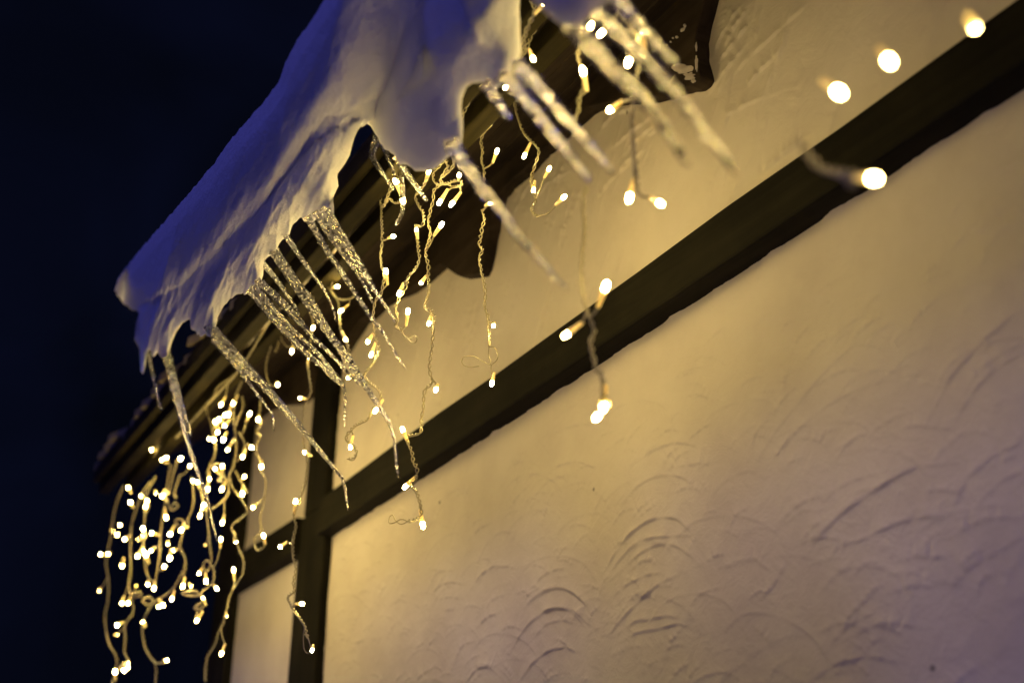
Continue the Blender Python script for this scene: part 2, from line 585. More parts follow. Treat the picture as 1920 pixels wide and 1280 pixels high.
# the wall carries on below and towards the camera's back
mesh_obj("plaster_panel", *box(WALL + .0005, WALL + .05, -1.5, 1.80, 0, EYE + 0.02), M_PLASTER, house)
mesh_obj("plaster_panel", *box(WALL + .0005, WALL + .05, -1.5, 0.22, EYE + 0.02, EYE + .95), M_PLASTER, house)
mesh_obj("wall_core", *box(WALL + .012, WALL + .18, 0.12, 1.80, EYE - 0.02, EYE + .92), M_PLASTER, house)
mesh_obj("gable_wall", *box(WALL + .13, WALL + 3.0, 1.88, 1.92, 0, EYE + .9), M_PLASTER, house)

# timbers
tb = lambda y: (0.413 + (1.4 - y) * 0.029 + EYE + .0008 * noise.noise(Vector((y * 9, 1, 0))), 0.466 + (1.4 - y) * 0.023 + EYE + .001 * noise.noise(Vector((y * 9, 5, 0))))
bevel(mesh_obj("beam", *box(WALL - .023, WALL + .03, -1.4, 1.440, 0, 0, tb, .0010), M_BEAM, house), .003)
bevel(mesh_obj("beam", *box(WALL - .023, WALL + .03, 1.530, 1.83, 0, 0, lambda y: (.407 + EYE, .462 + EYE), .0006), M_BEAM, house), .003)
bevel(mesh_obj("post", *box(WALL - .013, WALL + .03, 1.443, 1.523, EYE + .46, EYE + .80), M_POST, house), .003)
bevel(mesh_obj("post", *box(WALL - .013, WALL + .03, 1.436, 1.536, EYE - 1.69, EYE + .46), M_POST, house), .003)
bevel(mesh_obj("corner_post", *box(WALL - .013, WALL + .13, 1.83, 1.93, EYE - 1.69, EYE + .80), M_POST, house), .004)

# soffit between the eave board and the wall: boards running along the eave
EX, EZ = 0.368, EYE + 0.598        # lower inner corner of the eave
SX, SZ = WALL, EYE + 0.752
nb = 4
for i in range(nb):
    a, c = i / nb, (i + 1) / nb
    g = .0025
    dx, dz = SX - EX, SZ - EZ
    L = math.hypot(dx, dz)
    ux, uz = dx / L, dz / L
    s0, s1 = a * L + g, c * L - g
    V, F = [], []
    nn = 16
    for k in range(nn + 1):
        y = -0.6 + 2.56 * k / nn
        j = random.uniform(-.0008, .0008)
        for s in (s0, s1):
            V.append((EX + ux * s, y, EZ + uz * s + j))
        for s in (s1, s0):
            V.append((EX + ux * s - uz * .012, y, EZ + uz * s + ux * .012))
    for k in range(nn):
        q = 4 * k
        for m in range(4):
            F.append((q + m, q + (m + 1) % 4, q + 4 + (m + 1) % 4, q + 4 + m))
    F += [(3, 2, 1, 0), (4 * nn, 4 * nn + 1, 4 * nn + 2, 4 * nn + 3)]
    mesh_obj("soffit_board", V, F, M_BOARD, house)
# eave boards and batten
bevel(mesh_obj("fascia_board", *box(EX - .020, EX - .003, -0.6, 1.95, EZ - .022, EZ + .012, None, .0006), M_FASCIA, house), .002)
bevel(mesh_obj("fascia_board", *box(EX - .032, EX - .021, -0.6, 1.95, EZ - .004, EZ + .022, None, .0006), M_FASCIA, house), .002)
bevel(mesh_obj("eave_batten", *box(EX + .020, EX + .038, -0.6, 1.95, EZ - .008, EZ + .012, None, .0006), M_FASCIA, house), .002)
# roof deck above
V = [(EX - .02, -.6, EZ + .026), (2.2, -.6, EZ + 1.15), (2.2, -.6, EZ + 1.18), (EX - .02, -.6, EZ + .045)]
V += [(x, 1.97, z) for x, y, z in V]
mesh_obj("roof_deck", V, [(0, 1, 2, 3), (7, 6, 5, 4), (0, 4, 5, 1), (1, 5, 6, 2), (2, 6, 7, 3), (3, 7, 4, 0)], M_BOARD, house)
# a row of tiles along the eave
tile_mesh = None
for k in range(17):
    y = 1.17 + 0.048 * k
    if tile_mesh is None:
        n = 8
        V, F = [], []
        out = [(.03, 0.0225)] + [(-.035 - .022 * math.sin(math.pi * t / n) ** 1.5, .0225 - .045 * t / n) for t in range(n + 1)] + [(.03, -.0225)]
        out = [(x + .03, yy) for x, yy in out]
        V = [(x, yy, x * .62) for x, yy in out] + [(x, yy, x * .62 + .012) for x, yy in out]
        m = len(out)
        F = [tuple(range(m)), tuple(range(2 * m - 1, m - 1, -1))] + [((i + 1) % m, i, m + i, m + (i + 1) % m) for i in range(m)]
        tile_mesh = bpy.data.meshes.new("roof_tile")
        tile_mesh.from_pydata(V, [], F)
        tile_mesh.materials.append(M_TILE)
    o = bpy.data.objects.new("roof_tile", tile_mesh)
    o.parent = house
    o.location = Vector((EX - .012 + random.uniform(-.006, .006), y + random.uniform(-.003, .003), EZ + .030 + random.uniform(-.004, .004))) - ORG["house"]
    o.rotation_euler = (random.uniform(-.05, .05), random.uniform(-.08, .08), random.uniform(-.05, .05))
    COL.objects.link(o)

# carved boards under the soffit, flat on the wall
VX = WALL - .016
top_line = lambda px: 1620 - 0.955 * (px + 438) - 26
def valance(pts, x0=VX):
    q = [wall_yz(px, py, x0) for px, py in pts]
    return bevel(mesh_obj("valance_board", *prism(q, x0, WALL + .01), M_BOARD, house), .0015)
valance([(440, 850), (457, 808), (472, 785), (492, 768), (512, 760), (532, 756), (548, 755), (562, 748), (573, 737), (582, 722), (592, 700), (592, 600), (440, 760)])
valance([(634, 665), (648, 640), (662, 619), (673, 602), (690, 590), (708, 572), (731, 558), (764, 544), (782, 532), (797, 518), (810, 506),
         (823, 495), (833, 500), (843, 507), (853, 514), (862, 518), (880, 516), (897, 513), (903, 500), (908, 480), (914, 445), (918, 430), (918, 300), (634, 560)])
valance([(918, 430), (921, 410), (926, 386), (934, 366), (946, 350), (962, 334), (980, 320), (1004, 293), (1026, 272), (1050, 246), (1072, 224), (1090, 208),
         (1102, 200), (1122, 195), (1142, 191), (1160, 187), (1185, 186), (1210, 184), (1238, 176), (1264, 167), (1282, 163), (1296, 160), (1308, 152), (1314, 143),
         (1309, 125), (1305, 110), (1304, 90), (1303, 72), (1308, 45), (1318, 7), (1328, -30), (1336, -70), (918, 290)])

# plaster smeared over the carved board's corner
def crumb(px, py, wpx, hpx, seed):
    c = at(px, py, VX)
    r = random.Random(seed)
    n = 18
    V = [tuple(c + Vector((-.0018, 0, 0)))]
    F = []
    for k in range(n):
        a = 2 * math.pi * k / n
        rr = r.uniform(.55, 1.15)
        V.append(at(px + math.cos(a) * wpx * rr, py + math.sin(a) * hpx * rr, VX - .0003))
    for k in range(n):
        F.append((0, 1 + k, 1 + (k + 1) % n))
    mesh_obj("plaster_crumb", V, F, M_CRUMB, house, smooth=True)
for i, (px, py, a_, b_) in enumerate([(1281, 130, 18, 10), (1292, 143, 12, 9), (1268, 126, 10, 8), (1306, 120, 3, 18), (1280, 56, 5, 5), (1284, 48, 3, 4),
                                      (1269, 70, 3, 3), (1262, 72, 2, 2), (1258, 79, 2, 2), (1306, 88, 2, 10), (1300, 152, 6, 4), (1160, 36, 2, 3)]):
    crumb(px, py, a_, b_, i)

# ------------------------------------------------------------------ snow
def snow_mass(name, poly_px, x0, front, back, R, lower, curls, label, extra=None, step=0.0021, rough=1.0, bump_n=.006, grp="snow hanging over the eave"):
    P = np.array([wall_yz(px, py, x0) for px, py in poly_px])
    # ragged edge
    fine = []
    for i in range(len(P)):
        a, b2 = P[i], P[(i + 1) % len(P)]
        L = np.hypot(*(b2 - a))
        n = max(1, int(L / 0.004))
        nrm = np.array([-(b2 - a)[1], (b2 - a)[0]]) / (L + 1e-9)
        for k in range(n):
            q = a + (b2 - a) * k / n
            d = (noise.noise(Vector((q[0] * 90, q[1] * 90, 3))) * .0022 + noise.noise(Vector((q[0] * 240, q[1] * 240, 7))) * .0016) * rough
            fine.append(q + nrm * d)
    P = np.array(fine)
    lo, hi = P.min(0) - step, P.max(0) + step
    ys = np.arange(lo[0], hi[0] + step, step); zs = np.arange(lo[1], hi[1] + step, step)
    Yg, Zg = np.meshgrid(ys, zs)
    A, B = Yg.ravel(), Zg.ravel()
    best = np.full(A.shape, 1e9); cy_ = A.copy(); cz_ = B.copy(); inside = np.zeros(A.shape, bool)
    for i in range(len(P)):
        p, q = P[i], P[(i + 1) % len(P)]
        d = q - p
        t = np.clip(((A - p[0]) * d[0] + (B - p[1]) * d[1]) / ((d * d).sum() + 1e-12), 0, 1)
        ny_, nz2 = p[0] + t * d[0], p[1] + t * d[1]
        dd = np.hypot(A - ny_, B - nz2)
        m = dd < best
        best[m] = dd[m]; cy_[m] = ny_[m]; cz_[m] = nz2[m]
        cond = ((p[1] > B) != (q[1] > B))
        with np.errstate(divide='ignore', invalid='ignore'):
            xi = (q[0] - p[0]) * (B - p[1]) / (q[1] - p[1] + 1e-15) + p[0]
        inside ^= cond & (A < xi)
    e = np.where(inside, best, 0.0)
    Y = np.where(inside, A, cy_); Z = np.where(inside, B, cz_)
    u = np.clip(e / R, 0, 1)
    prof = np.sqrt(np.clip(1 - (1 - u) ** 2, 0, 1))
    F0 = front * prof
    if extra is not None:
        F0 = F0 + extra(Y, Z) * np.clip(e / .022, 0, 1)
    nv = np.array([noise.fractal(Vector((y * 5, z * 13, 1.3)), 1.0, 2.0, 4) for y, z in zip(Y, Z)])
    F0 = F0 + nv * bump_n * np.clip(e / .02, 0, 1)
    u2 = np.clip(e / (R * .7), 0, 1)
    Bk = back * np.sqrt(np.clip(1 - (1 - u2) ** 2, 0, 1))
    ny2, nz3 = len(ys), len(zs)
    ins = inside.reshape(nz3, ny2)
    idx = np.arange(ny2 * nz3).reshape(nz3, ny2)
    cell = ins[:-1, :-1] | ins[1:, :-1] | ins[1:, 1:] | ins[:-1, 1:]
    Fq = np.stack([idx[:-1, :-1][cell], idx[1:, :-1][cell], idx[1:, 1:][cell], idx[:-1, 1:][cell]], 1)
    N = len(A)
    # the slab leans out from the roof: its thickness runs along this direction
    lean = (Vector((x0, float(P[:, 1].mean()) * 0 + float(P[:, 0].mean()), float(P[:, 1].mean()))) - Vector((0, 0, EYE))).normalized()
    base = np.stack([np.full_like(Y, x0), Y, Z], 1)
    # the lip curls in under the eave: the nearer to the lower edge, the farther in
    LP = [np.array(wall_yz(px, py, x0)) for px, py in lower]
    el = np.full(Y.shape, 1e9)
    for p, q in zip(LP[:-1], LP[1:]):
        d = q - p
        t = np.clip(((Y - p[0]) * d[0] + (Z - p[1]) * d[1]) / ((d * d).sum() + 1e-12), 0, 1)
        el = np.minimum(el, np.hypot(Y - p[0] - t * d[0], Z - p[1] - t * d[1]))
    k = 1 + sum(a * np.exp(-(el / w_) ** 1.3) for a, w_ in curls)
    base = np.array([0, 0, EYE]) + (base - np.array([0, 0, EYE])) * k[:, None]
    Vf = base - F0[:, None] * np.array(lean); Vb = base + Bk[:, None] * np.array(lean)
    # front and back share their rim vertices
    rim = ~inside
    mapb = np.arange(N) + N
    mapb[rim] = np.arange(N)[rim]
    Vall = np.concatenate([Vf, Vb]); Fall = np.concatenate([Fq, mapb[Fq[:, ::-1]]])
    used = np.unique(Fall)
    re = np.full(len(Vall), -1); re[used] = np.arange(len(used))
    o = mesh_obj(name, Vall[used], re[Fall], M_SNOW, None, smooth=True, origin=(x0, float(P[:, 0].mean()), float(P[:, 1].min())))
    o["label"] = label
    o["category"] = "snow"
    o["group"] = grp
    return o

XF = 0.182
far_poly = [(214, 545), (222, 520), (258, 474), (300, 425), (335, 385), (370, 345), (402, 305), (430, 265), (458, 233), (480, 208), (498, 187), (523, 152), (535, 117),
            (558, 74), (594, 23), (620, -20), (650, -80), (800, -80), (790, 150), (700, 225), (674, 236), (664, 262), (655, 290), (640, 318), (630, 330), (634, 348),
            (624, 372), (626, 404), (612, 408), (600, 402), (585, 420), (572, 412), (556, 412), (546, 425), (542, 444), (530, 447), (521, 460), (520, 474), (507, 480),
            (494, 487), (494, 515), (488, 535), (478, 546), (465, 551), (445, 553), (425, 565), (408, 590), (405, 612), (395, 633), (375, 628), (360, 618), (357, 600), (345, 603),
            (332, 618), (322, 640), (314, 668), (305, 672), (296, 660), (288, 668), (281, 655), (274, 662), (269, 698), (264, 696), (262, 650), (253, 636), (255, 605),
            (262, 585), (245, 578), (230, 566)]
def seg_sd(Y, Z, line):
    """signed distance to a polyline, positive above it"""
    L = np.array(line)
    best = np.full(Y.shape, 1e9); sg = np.zeros(Y.shape)
    for k in range(len(L) - 1):
        p, q = L[k], L[k + 1]
        d = q - p
        t = np.clip(((Y - p[0]) * d[0] + (Z - p[1]) * d[1]) / (d * d).sum(), 0, 1)
        dx = Y - (p[0] + t * d[0]); dz = Z - (p[1] + t * d[1])
        dd = np.hypot(dx, dz)
        m = dd < best
        best[m] = dd[m]; sg[m] = np.sign(d[0] * dz - d[1] * dx)[m]
    return best * sg
def lobe(line, R, h, side):
    """a rounded layer edge: everything on one side of the line stands proud by h"""
    L = [wall_yz(px, py, XF) for px, py in line]
    def f(Y, Z):
        wob = np.array([noise.fractal(Vector((y * 30, z * 50, 8.0)), 1.0, 2.0, 3) for y, z in zip(Y, Z)]) * .004
        d = np.clip((side * seg_sd(Y, Z, L) + wob) / R, 0, 1)
        return h * np.sqrt(1 - (1 - d) ** 2)
    return f
f1 = lobe([(150, 640), (262, 570), (300, 552), (352, 522), (398, 475), (440, 437), (490, 385), (520, 345), (548, 300), (575, 262), (600, 235), (640, 215)], .026, .026, -1)
f2 = lobe([(340, 720), (356, 610), (366, 570), (378, 535), (410, 500), (445, 450), (480, 400), (510, 360), (545, 320), (590, 262), (650, 235)], .020, .016, 1)
f3 = lobe([(430, 640), (470, 520), (500, 470), (530, 430), (560, 380), (590, 350), (650, 320)], .014, .007, 1)
def far_extra(Y, Z):
    g1 = f1(Y, Z)
    a = g1 + f2(Y, Z) + f3(Y, Z)
    rot = -0.12
    U = Y * math.cos(rot) + Z * math.sin(rot); Vv = -Y * math.sin(rot) + Z * math.cos(rot)
    r = np.array([noise.ridged_multi_fractal(Vector((u * 13, v * 28, 5.0)), 1.0, 2.1, 4, 1.0, 2.0) for u, v in zip(U, Vv)])
    low = .15 + .85 * (1 - g1 / .026)
    r2 = np.array([noise.fractal(Vector((u * 46, v * 95, 9.0)), 1.0, 2.0, 3) for u, v in zip(U, Vv)])
    r4 = np.array([noise.fractal(Vector((y * 120, z * 230, 4.0)), 1.0, 2.0, 2) for y, z in zip(Y, Z)])
    r3 = np.array([noise.fractal(Vector((y * 17, z * 34, 2.0)), 1.0, 2.0, 4) for y, z in zip(Y, Z)])
    return a + (r - 1.0) * .0016 * low + r2 * .0021 * low + r4 * .0016 * low + r3 * .0085 * low
snow_far = snow_mass("snow_slab", far_poly, XF, .022, .075, .050,
                     [(720, 190), (640, 345), (590, 420), (480, 545), (380, 625), (270, 685), (225, 600)],
                     [(.44, .10), (.05, .02)],
                     "long slab of folded snow sagging over the eave, violet grey above the sharp icicles", far_extra)
near_poly = [(660, -120), (622, 0), (606, 40), (590, 90), (582, 135), (584, 175), (600, 198), (640, 205), (668, 214), (690, 232), (708, 258), (728, 284), (752, 305), (778, 320), (806, 321),
             (826, 308), (845, 292), (862, 286), (868, 250), (865, 205), (868, 176), (880, 158), (895, 150), (910, 158), (928, 166), (945, 152), (965, 126), (977, 100), (974, 40), (972, -40), (985, -120)]
def near_extra(Y, Z):
    L = [wall_yz(px, py, .160) for px, py in [(560, 260), (620, 160), (680, 90), (700, 0), (720, -100)]]
    return -.012 / (1 + np.exp(np.clip(seg_sd(Y, Z, L) / .01, -30, 30)))
snow_near = snow_mass("snow_slab", near_poly, .160, .030, .09, .055,
                      [(560, 330), (700, 400), (850, 360), (1010, 220), (1060, -120)],
                      [(.84, .145)],
                      "big smooth lump of blue lit snow above the middle icicles, out of focus", near_extra, .003, .7, bump_n=.013)
snow_top = snow_mass("snow_slab", [(992, -120), (990, -20), (1004, 8), (1030, 30), (1055, 48), (1085, 52), (1105, 30), (1140, 0), (1220, -60), (1300, -130)],
                     .20, .03, .07, .03, [(990, -20), (1030, 30), (1085, 52), (1140, 0), (1300, -130)], [(.15, .05)], "small blurred tip of snow at the upper edge, beside the thickest icicles", None, .004, .4)

# ------------------------------------------------------------------ icicles
def icicle(label, strands, w0, blend=0.6, knob=0.0, group="icicles hanging from the snow edge"):
    """strands: list of (pixel path, root width px, tip width px)"""
    first = strands[0][0][0]
    root = at(*first, w0)
    V, F = [], []
    for si, (path, wr, wt) in enumerate(strands):
        yr = at(*path[0], w0).y
        wr3 = w0 + (si % 3) * .002
        pts = []
        for k, (px, py) in enumerate(path):
            X, Y, Z = ray(px, py)
            weq = yr * X / Y
            w = wr3 + (weq - w0) * blend
            pts.append(at(px, py, w))
        path3 = smooth_path(pts, .0008)
        n = len(path3)
        depth_scale = (path3[0] - Vector((0, 0, EYE))).dot(fwd) / FPX
        S = 14
        ph = random.uniform(0, 50)
        b0 = len(V)
        nrm = (path3[1] - path3[0]).orthogonal().normalized()
        lob = random.randint(3, 5); la = random.uniform(0, 6)
        for i, p in enumerate(path3):
            t = i / (n - 1)
            tan = (path3[min(i + 1, n - 1)] - path3[max(i - 1, 0)]).normalized()
            nrm = (nrm - tan * nrm.dot(tan)).normalized()
            bn = tan.cross(nrm)
            rp = (wr * (1 - t) ** 0.85 + wt * (1 - (1 - t) ** 0.85)) * .43
            r = rp * depth_scale
            if t > .97:
                r *= max(.15, (1 - t) / .03)
            if t < .04:
                r *= 1.25 - t * 6
            s_ = i * .0008
            bead = 1 + .09 * noise.noise(Vector((s_ * 260, ph, 0))) + .07 * noise.noise(Vector((s_ * 620, ph, 3)))
            bead *= 1 + knob * .8 * (abs(math.sin(s_ * 620 + 2 * noise.noise(Vector((s_ * 90, ph, 5))))) - .5)
            for k in range(S):
                a = 2 * math.pi * k / S
                rr = r * bead * (1 + .27 * math.cos(lob * a + la + s_ * 9)) + r * .34 * noise.noise(Vector((math.cos(a) * 2.2 + ph, math.sin(a) * 2.2, s_ * 430)))
                V.append(p + (nrm * math.cos(a) + bn * math.sin(a)) * rr)
        for i in range(n - 1):
            for k in range(S):
                k2 = (k + 1) % S
                F.append((b0 + i * S + k, b0 + i * S + k2, b0 + (i + 1) * S + k2, b0 + (i + 1) * S + k))
        F.append(tuple(b0 + k for k in range(S))[::-1])
        F.append(tuple(b0 + (n - 1) * S + k for k in range(S)))
    o = mesh_obj("icicle", V, F, M_ICE_CLEAR if knob > 0 else M_ICE, None, smooth=True, origin=root)
    o["label"] = label
    o["category"] = "icicle"
    o["group"] = group
    return o

def c5(l): return [(450 + x * .2656, 400 + y * .2656) for x, y in l]
def c6(l): return [(450 + x * .2656, 680 + y * .2656) for x, y in l]
def c1(l): return [(150 + x * .3281, 480 + y * .3281) for x, y in l]
def c7(l): return [(840 + x * .3594, y * .3594) for x, y in l]
def c4(l): return [(600 + x * .3281, 180 + y * .3281) for x, y in l]
def c2(l): return [(150 + x * .3281, 860 + y * .3281) for x, y in l]
def cc(l): return [(360 + x * .2344, 700 + y * .2344) for x, y in l]
def c8(l): return [(840 + x * .375, 340 + y * .375) for x, y in l]

icicle("long straight icicle ending before the lit plaster, outermost left of its close trio",
       [(c5([(480, 30), (600, 240), (760, 480), (900, 700), (1020, 860), (1110, 1010), (1175, 1105)]), 13, 3),
        (c5([(500, 50), (640, 290), (790, 530), (930, 740), (1010, 850)]), 9, 3)], .250)
icicle("short thin icicle in the middle of the close trio under the snow's right end",
       [(c5([(535, -5), (640, 170), (760, 330), (870, 490), (940, 640)]), 12, 3), (c5([(560, 20), (680, 200), (800, 400)]), 7, 2)], .252)
icicle("right hand icicle of the close trio, its tip touching a hanging wire loop",
       [(c5([(590, -25), (720, 190), (840, 380), (970, 570), (1060, 700), (1108, 775)]), 15, 3),
        (c5([(625, -20), (740, 170), (860, 360), (960, 540)]), 11, 3)], .254)
icicle("slim single icicle between the close trio and the longest kinked icicle",
       [(c5([(315, 140), (400, 270), (500, 410), (600, 550), (660, 680), (685, 775)]), 11, 3)], .256)
icicle("thickest sharp icicle, blade like and bent at its tip over the dark beam",
       [(c5([(215, 240), (350, 450), (480, 640), (620, 840), (760, 1040), (900, 1240)]) + c6([(1010, 350), (1060, 440), (1090, 560), (1106, 700), (1115, 790), (1122, 812), (1134, 812)]), 17, 3.0),
        (c5([(240, 250), (400, 480), (520, 640), (650, 860), (800, 1060), (900, 1240)]) + c6([(1000, 350)]), 14, 6)], .256, .55)
icicle("short crooked icicle rooted left of the thickest sharp one",
       [(c5([(130, 325), (200, 400), (280, 500), (340, 590), (390, 660), (420, 720)]), 12, 4)], .258)
icicle("flat ribbed icicle in the middle of the left bundle, crossing a white bulb",
       [(c5([(125, 480), (220, 560), (330, 680), (430, 780), (520, 880), (640, 990), (740, 1100), (850, 1220)]), 13, 3.5),
        (c5([(150, 490), (270, 590), (380, 700), (480, 820)]), 12, 5)], .260)
icicle("broad bundled icicle ending in a thin crooked drip beside the post",
       [(c5([(85, 540), (200, 690), (330, 840), (460, 980), (580, 1080), (690, 1190)]) + c6([(725, 155), (742, 230), (742, 330), (738, 460)]), 17, 3),
        (c5([(110, 530), (240, 680), (380, 830), (510, 950), (620, 1070), (715, 1180)]), 14, 6),
        (c5([(100, 560), (190, 700), (300, 830), (420, 960)]), 9, 4)], .262)
icicle("long icicle left of the bundle, kinked at its tip in front of the post's foot",
       [(c1([(740, 410), (850, 540), (950, 650), (1070, 770), (1150, 860), (1260, 980), (1370, 1110), (1480, 1245)]) + c6([(715, 800), (740, 880), (752, 960), (762, 1045)]), 17, 3.4),
        (c1([(770, 420), (900, 560), (1010, 680), (1130, 810), (1280, 990)]), 12, 5),
        (c1([(760, 480), (900, 640), (1000, 770), (1060, 850), (1100, 910), (1107, 1015)]), 9, 2.5)], .266)
icicle("slender dark edged icicle hanging over the densest cluster of bulbs",
       [(c1([(440, 420), (500, 620), (560, 850), (610, 1040), (670, 1230)]) + c2([(720, 200), (750, 330), (785, 475)]), 12, 3),
        (c1([(465, 425), (530, 640), (590, 860), (640, 1040)]), 9, 2.5)], .270, .4)
icicle("thin short icicle near the snow slab's lowest corner, left of the slender one",
       [(c1([(370, 470), (400, 600), (430, 740), (465, 885)]), 8, 2.5)], .272, .4)
icicle("tiny drip icicle at the outermost left corner of the snow",
       [(c1([(345, 500), (358, 590), (350, 665)]), 6, 2.5)], .268, .3)
# blurred ones near the lens
icicle("blurred single icicle with beaded highlights below the big snow lump",
       [(c4([(750, 270), (830, 390), (930, 530), (1030, 650), (1130, 800), (1240, 910), (1340, 1030), (1415, 1110)]), 27, 7)], .245, .6, .45)
icicle("blurred beaded icicle, lower of the pair beside the snow lump's right corner",
       [(c7([(290, 400), (400, 510), (500, 640), (600, 760), (690, 880), (745, 945)]), 29, 11)], .25, .5, .45)
icicle("blurred beaded icicle, upper of the pair beside the snow lump's right corner",
       [(c7([(360, 340), (480, 460), (590, 590), (700, 710), (800, 830), (860, 905)]), 27, 11)], .262, .5, .45)
icicle("short stubby blurred icicle close left of the beaded pair",
       [(c7([(195, 440), (260, 530), (325, 625)]), 20, 12)], .26, .5, .45)
icicle("very thick blurred icicle with bright white knots, lowest of the upper three",
       [(c7([(640, 110), (760, 250), (870, 370), (1010, 500), (1120, 650), (1200, 770), (1262, 870)]), 36, 12)], .24, .5, .45)
icicle("very long blurred icicle in the middle of the upper three, fading over plaster",
       [(c7([(700, 10), (830, 120), (960, 250), (1080, 370), (1200, 500), (1330, 680), (1430, 800), (1510, 915)]), 34, 10)], .24, .5, .45)
icicle("blurred icicle entering at the top edge, uppermost of the upper three",
       [(c7([(850, -30), (950, 80), (1050, 190), (1130, 280), (1200, 340)]), 27, 14)], .26, .5, .45)
# frosted bits behind the big lump
icicle("knobbly frosted icicle behind the snow lump, left of the tangled wires",
       [(c4([(330, 230), (300, 340), (350, 430), (430, 545)]), 13, 5), (c4([(350, 260), (400, 380), (430, 460)]), 11, 5)], .33, .3)
icicle("short frosted icicle pointing at the small white drip behind the snow lump",
       [(c4([(440, 350), (500, 450), (560, 530), (612, 605)]), 14, 7)], .31, .3)
icicle("pale hooked drip below the snow lump, curled at its end",
       [(c4([(450, 400), (470, 530), (472, 640), (455, 700), (430, 735)]), 15, 7)], .36, .2)

# ------------------------------------------------------------------ light strings
STRANDS = []
def strand(label, w, *wires, amp=.0011, rad=.00055, plain=()):
    STRANDS.append(dict(label=label, w=w, wires=[list(x) for x in wires], amp=amp, rad=rad, bulbs=[], plain=[list(x) for x in plain]))
    return len(STRANDS) - 1
s_cable = strand("twisted supply cable running along under the eave behind the snow", .372,
                 [(330, 820), (400, 745), (450, 690), (500, 610), (545, 545), (600, 452), (640, 412), (680, 375), (712, 345), (750, 318), (790, 300), (830, 290), (880, 190), (918, 150), (975, 110), (1000, 60), (1040, 0)], amp=.0013, rad=.0007)
s1 = strand("light string hanging just right of the sharp icicles, ending in a curl on plaster", .365,
            [(712, 347), (715, 392), (716, 420), (717, 444), (714, 480), (716, 500), (721, 512), (716, 545), (704, 565), (700, 590), (702, 625), (710, 655), (700, 680), (686, 697), (685, 708), (695, 718), (708, 728), (714, 742), (707, 757), (697, 770), (690, 785), (668, 796), (653, 812), (650, 824), (660, 832), (668, 843), (665, 856), (657, 862), (653, 858)],
            [(640, 373), (655, 372), (665, 376), (672, 384)])
s2 = strand("light string with two small loops, its bare end curled into a small wire ring", .362,
            [(760, 376), (740, 380), (730, 372), (725, 378), (718, 388), (724, 375), (733, 352)],
            [(803, 328), (797, 342), (787, 357), (779, 369), (784, 383), (793, 398), (795, 413), (789, 424), (779, 423), (781, 439), (784, 459), (786, 485), (779, 503), (766, 518), (762, 534), (748, 560), (742, 574), (745, 597), (742, 612), (753, 618)],
            plain=[[(753, 618), (759, 631), (768, 634), (778, 629), (782, 634), (779, 642), (771, 641), (765, 634), (759, 630)]])
s3 = strand("longest light string, crossing the beam and ending in a flat loop below it", .375,
            [(822, 297), (824, 310), (815, 320), (812, 333), (817, 343), (825, 346), (814, 356), (812, 377), (805, 403), (804, 423), (807, 438), (803, 456), (798, 475), (803, 495), (803, 515), (804, 534), (803, 554), (797, 574), (810, 584), (814, 597), (812, 618), (811, 639), (808, 666), (805, 692), (810, 711), (803, 725), (795, 738), (794, 762), (790, 786), (791, 802), (783, 813), (766, 817), (763, 825), (771, 842), (775, 863), (782, 879), (779, 898), (773, 908), (782, 924), (787, 940), (790, 959), (785, 970), (774, 975), (766, 976)],
            plain=[[(766, 976), (753, 982), (742, 976), (736, 964), (731, 968), (730, 980), (740, 979), (752, 973), (765, 977)]])
s4 = strand("knotted light string bunched up right under the big snow lump", .37,
            [(826, 310), (834, 300), (840, 312), (832, 325), (826, 338), (835, 344), (848, 340), (860, 338), (867, 342), (862, 348), (850, 350), (840, 345), (824, 345)],
            [(848, 290), (852, 305), (843, 320), (828, 333)])
s5 = strand("light string behind the blurred single icicle, ending in a wide wire ring", .425,
            [(868, 160), (880, 170), (888, 180), (880, 192), (870, 205), (866, 225)],
            [(919, 185), (928, 200), (930, 216), (920, 234), (907, 249), (902, 265), (905, 282), (903, 301), (908, 318), (907, 341), (907, 364), (913, 383), (905, 395), (908, 410), (903, 433), (899, 456), (905, 469), (899, 482), (903, 508), (907, 524), (910, 551), (909, 574), (915, 595), (917, 625), (918, 640), (917, 650)],
            plain=[[(917, 650), (928, 652), (934, 667), (929, 678), (921, 685), (922, 700)], [(917, 650), (916, 665), (920, 683), (902, 675), (888, 668), (870, 669), (866, 679), (872, 686), (884, 688), (898, 686)]])
s6 = strand("light string hanging before the carved board's inner curve, ending with a tiny hook", .43,
            [(964, 180), (969, 213), (981, 246), (994, 262), (1010, 282), (1003, 311), (997, 331), (1000, 357), (1005, 374), (997, 393), (1007, 406)])
s7 = strand("light string entering at the top edge behind the thick blurred icicles", .345,
            [(1090, 40), (1086, 90), (1084, 108), (1093, 133), (1095, 162), (1086, 187), (1084, 212), (1077, 223)],
            [(1021, 7), (1000, 30), (985, 60), (975, 110)], [(995, 0), (1003, 20), (992, 50), (984, 75), (980, 105)],
            [(1160, 20), (1190, 60), (1203, 100), (1190, 160), (1185, 230), (1190, 300), (1195, 360)])
s8 = strand("blurred light string whose paired lowest bulbs hang in front of the plaster below the beam", .345,
            [(1099, 351), (1094, 380), (1096, 430), (1092, 480), (1091, 527), (1099, 576), (1108, 599), (1114, 621), (1108, 640), (1112, 666), (1117, 689), (1129, 704), (1129, 745), (1124, 760)])
s9 = strand("strongly blurred light string nearest the lens, curling over the beam at right", .300,
            [(1506, 262), (1508, 276), (1518, 295), (1540, 315), (1565, 322), (1585, 330), (1598, 350)], [(1575, 326), (1605, 328), (1625, 332)], amp=.0013, rad=.0007)
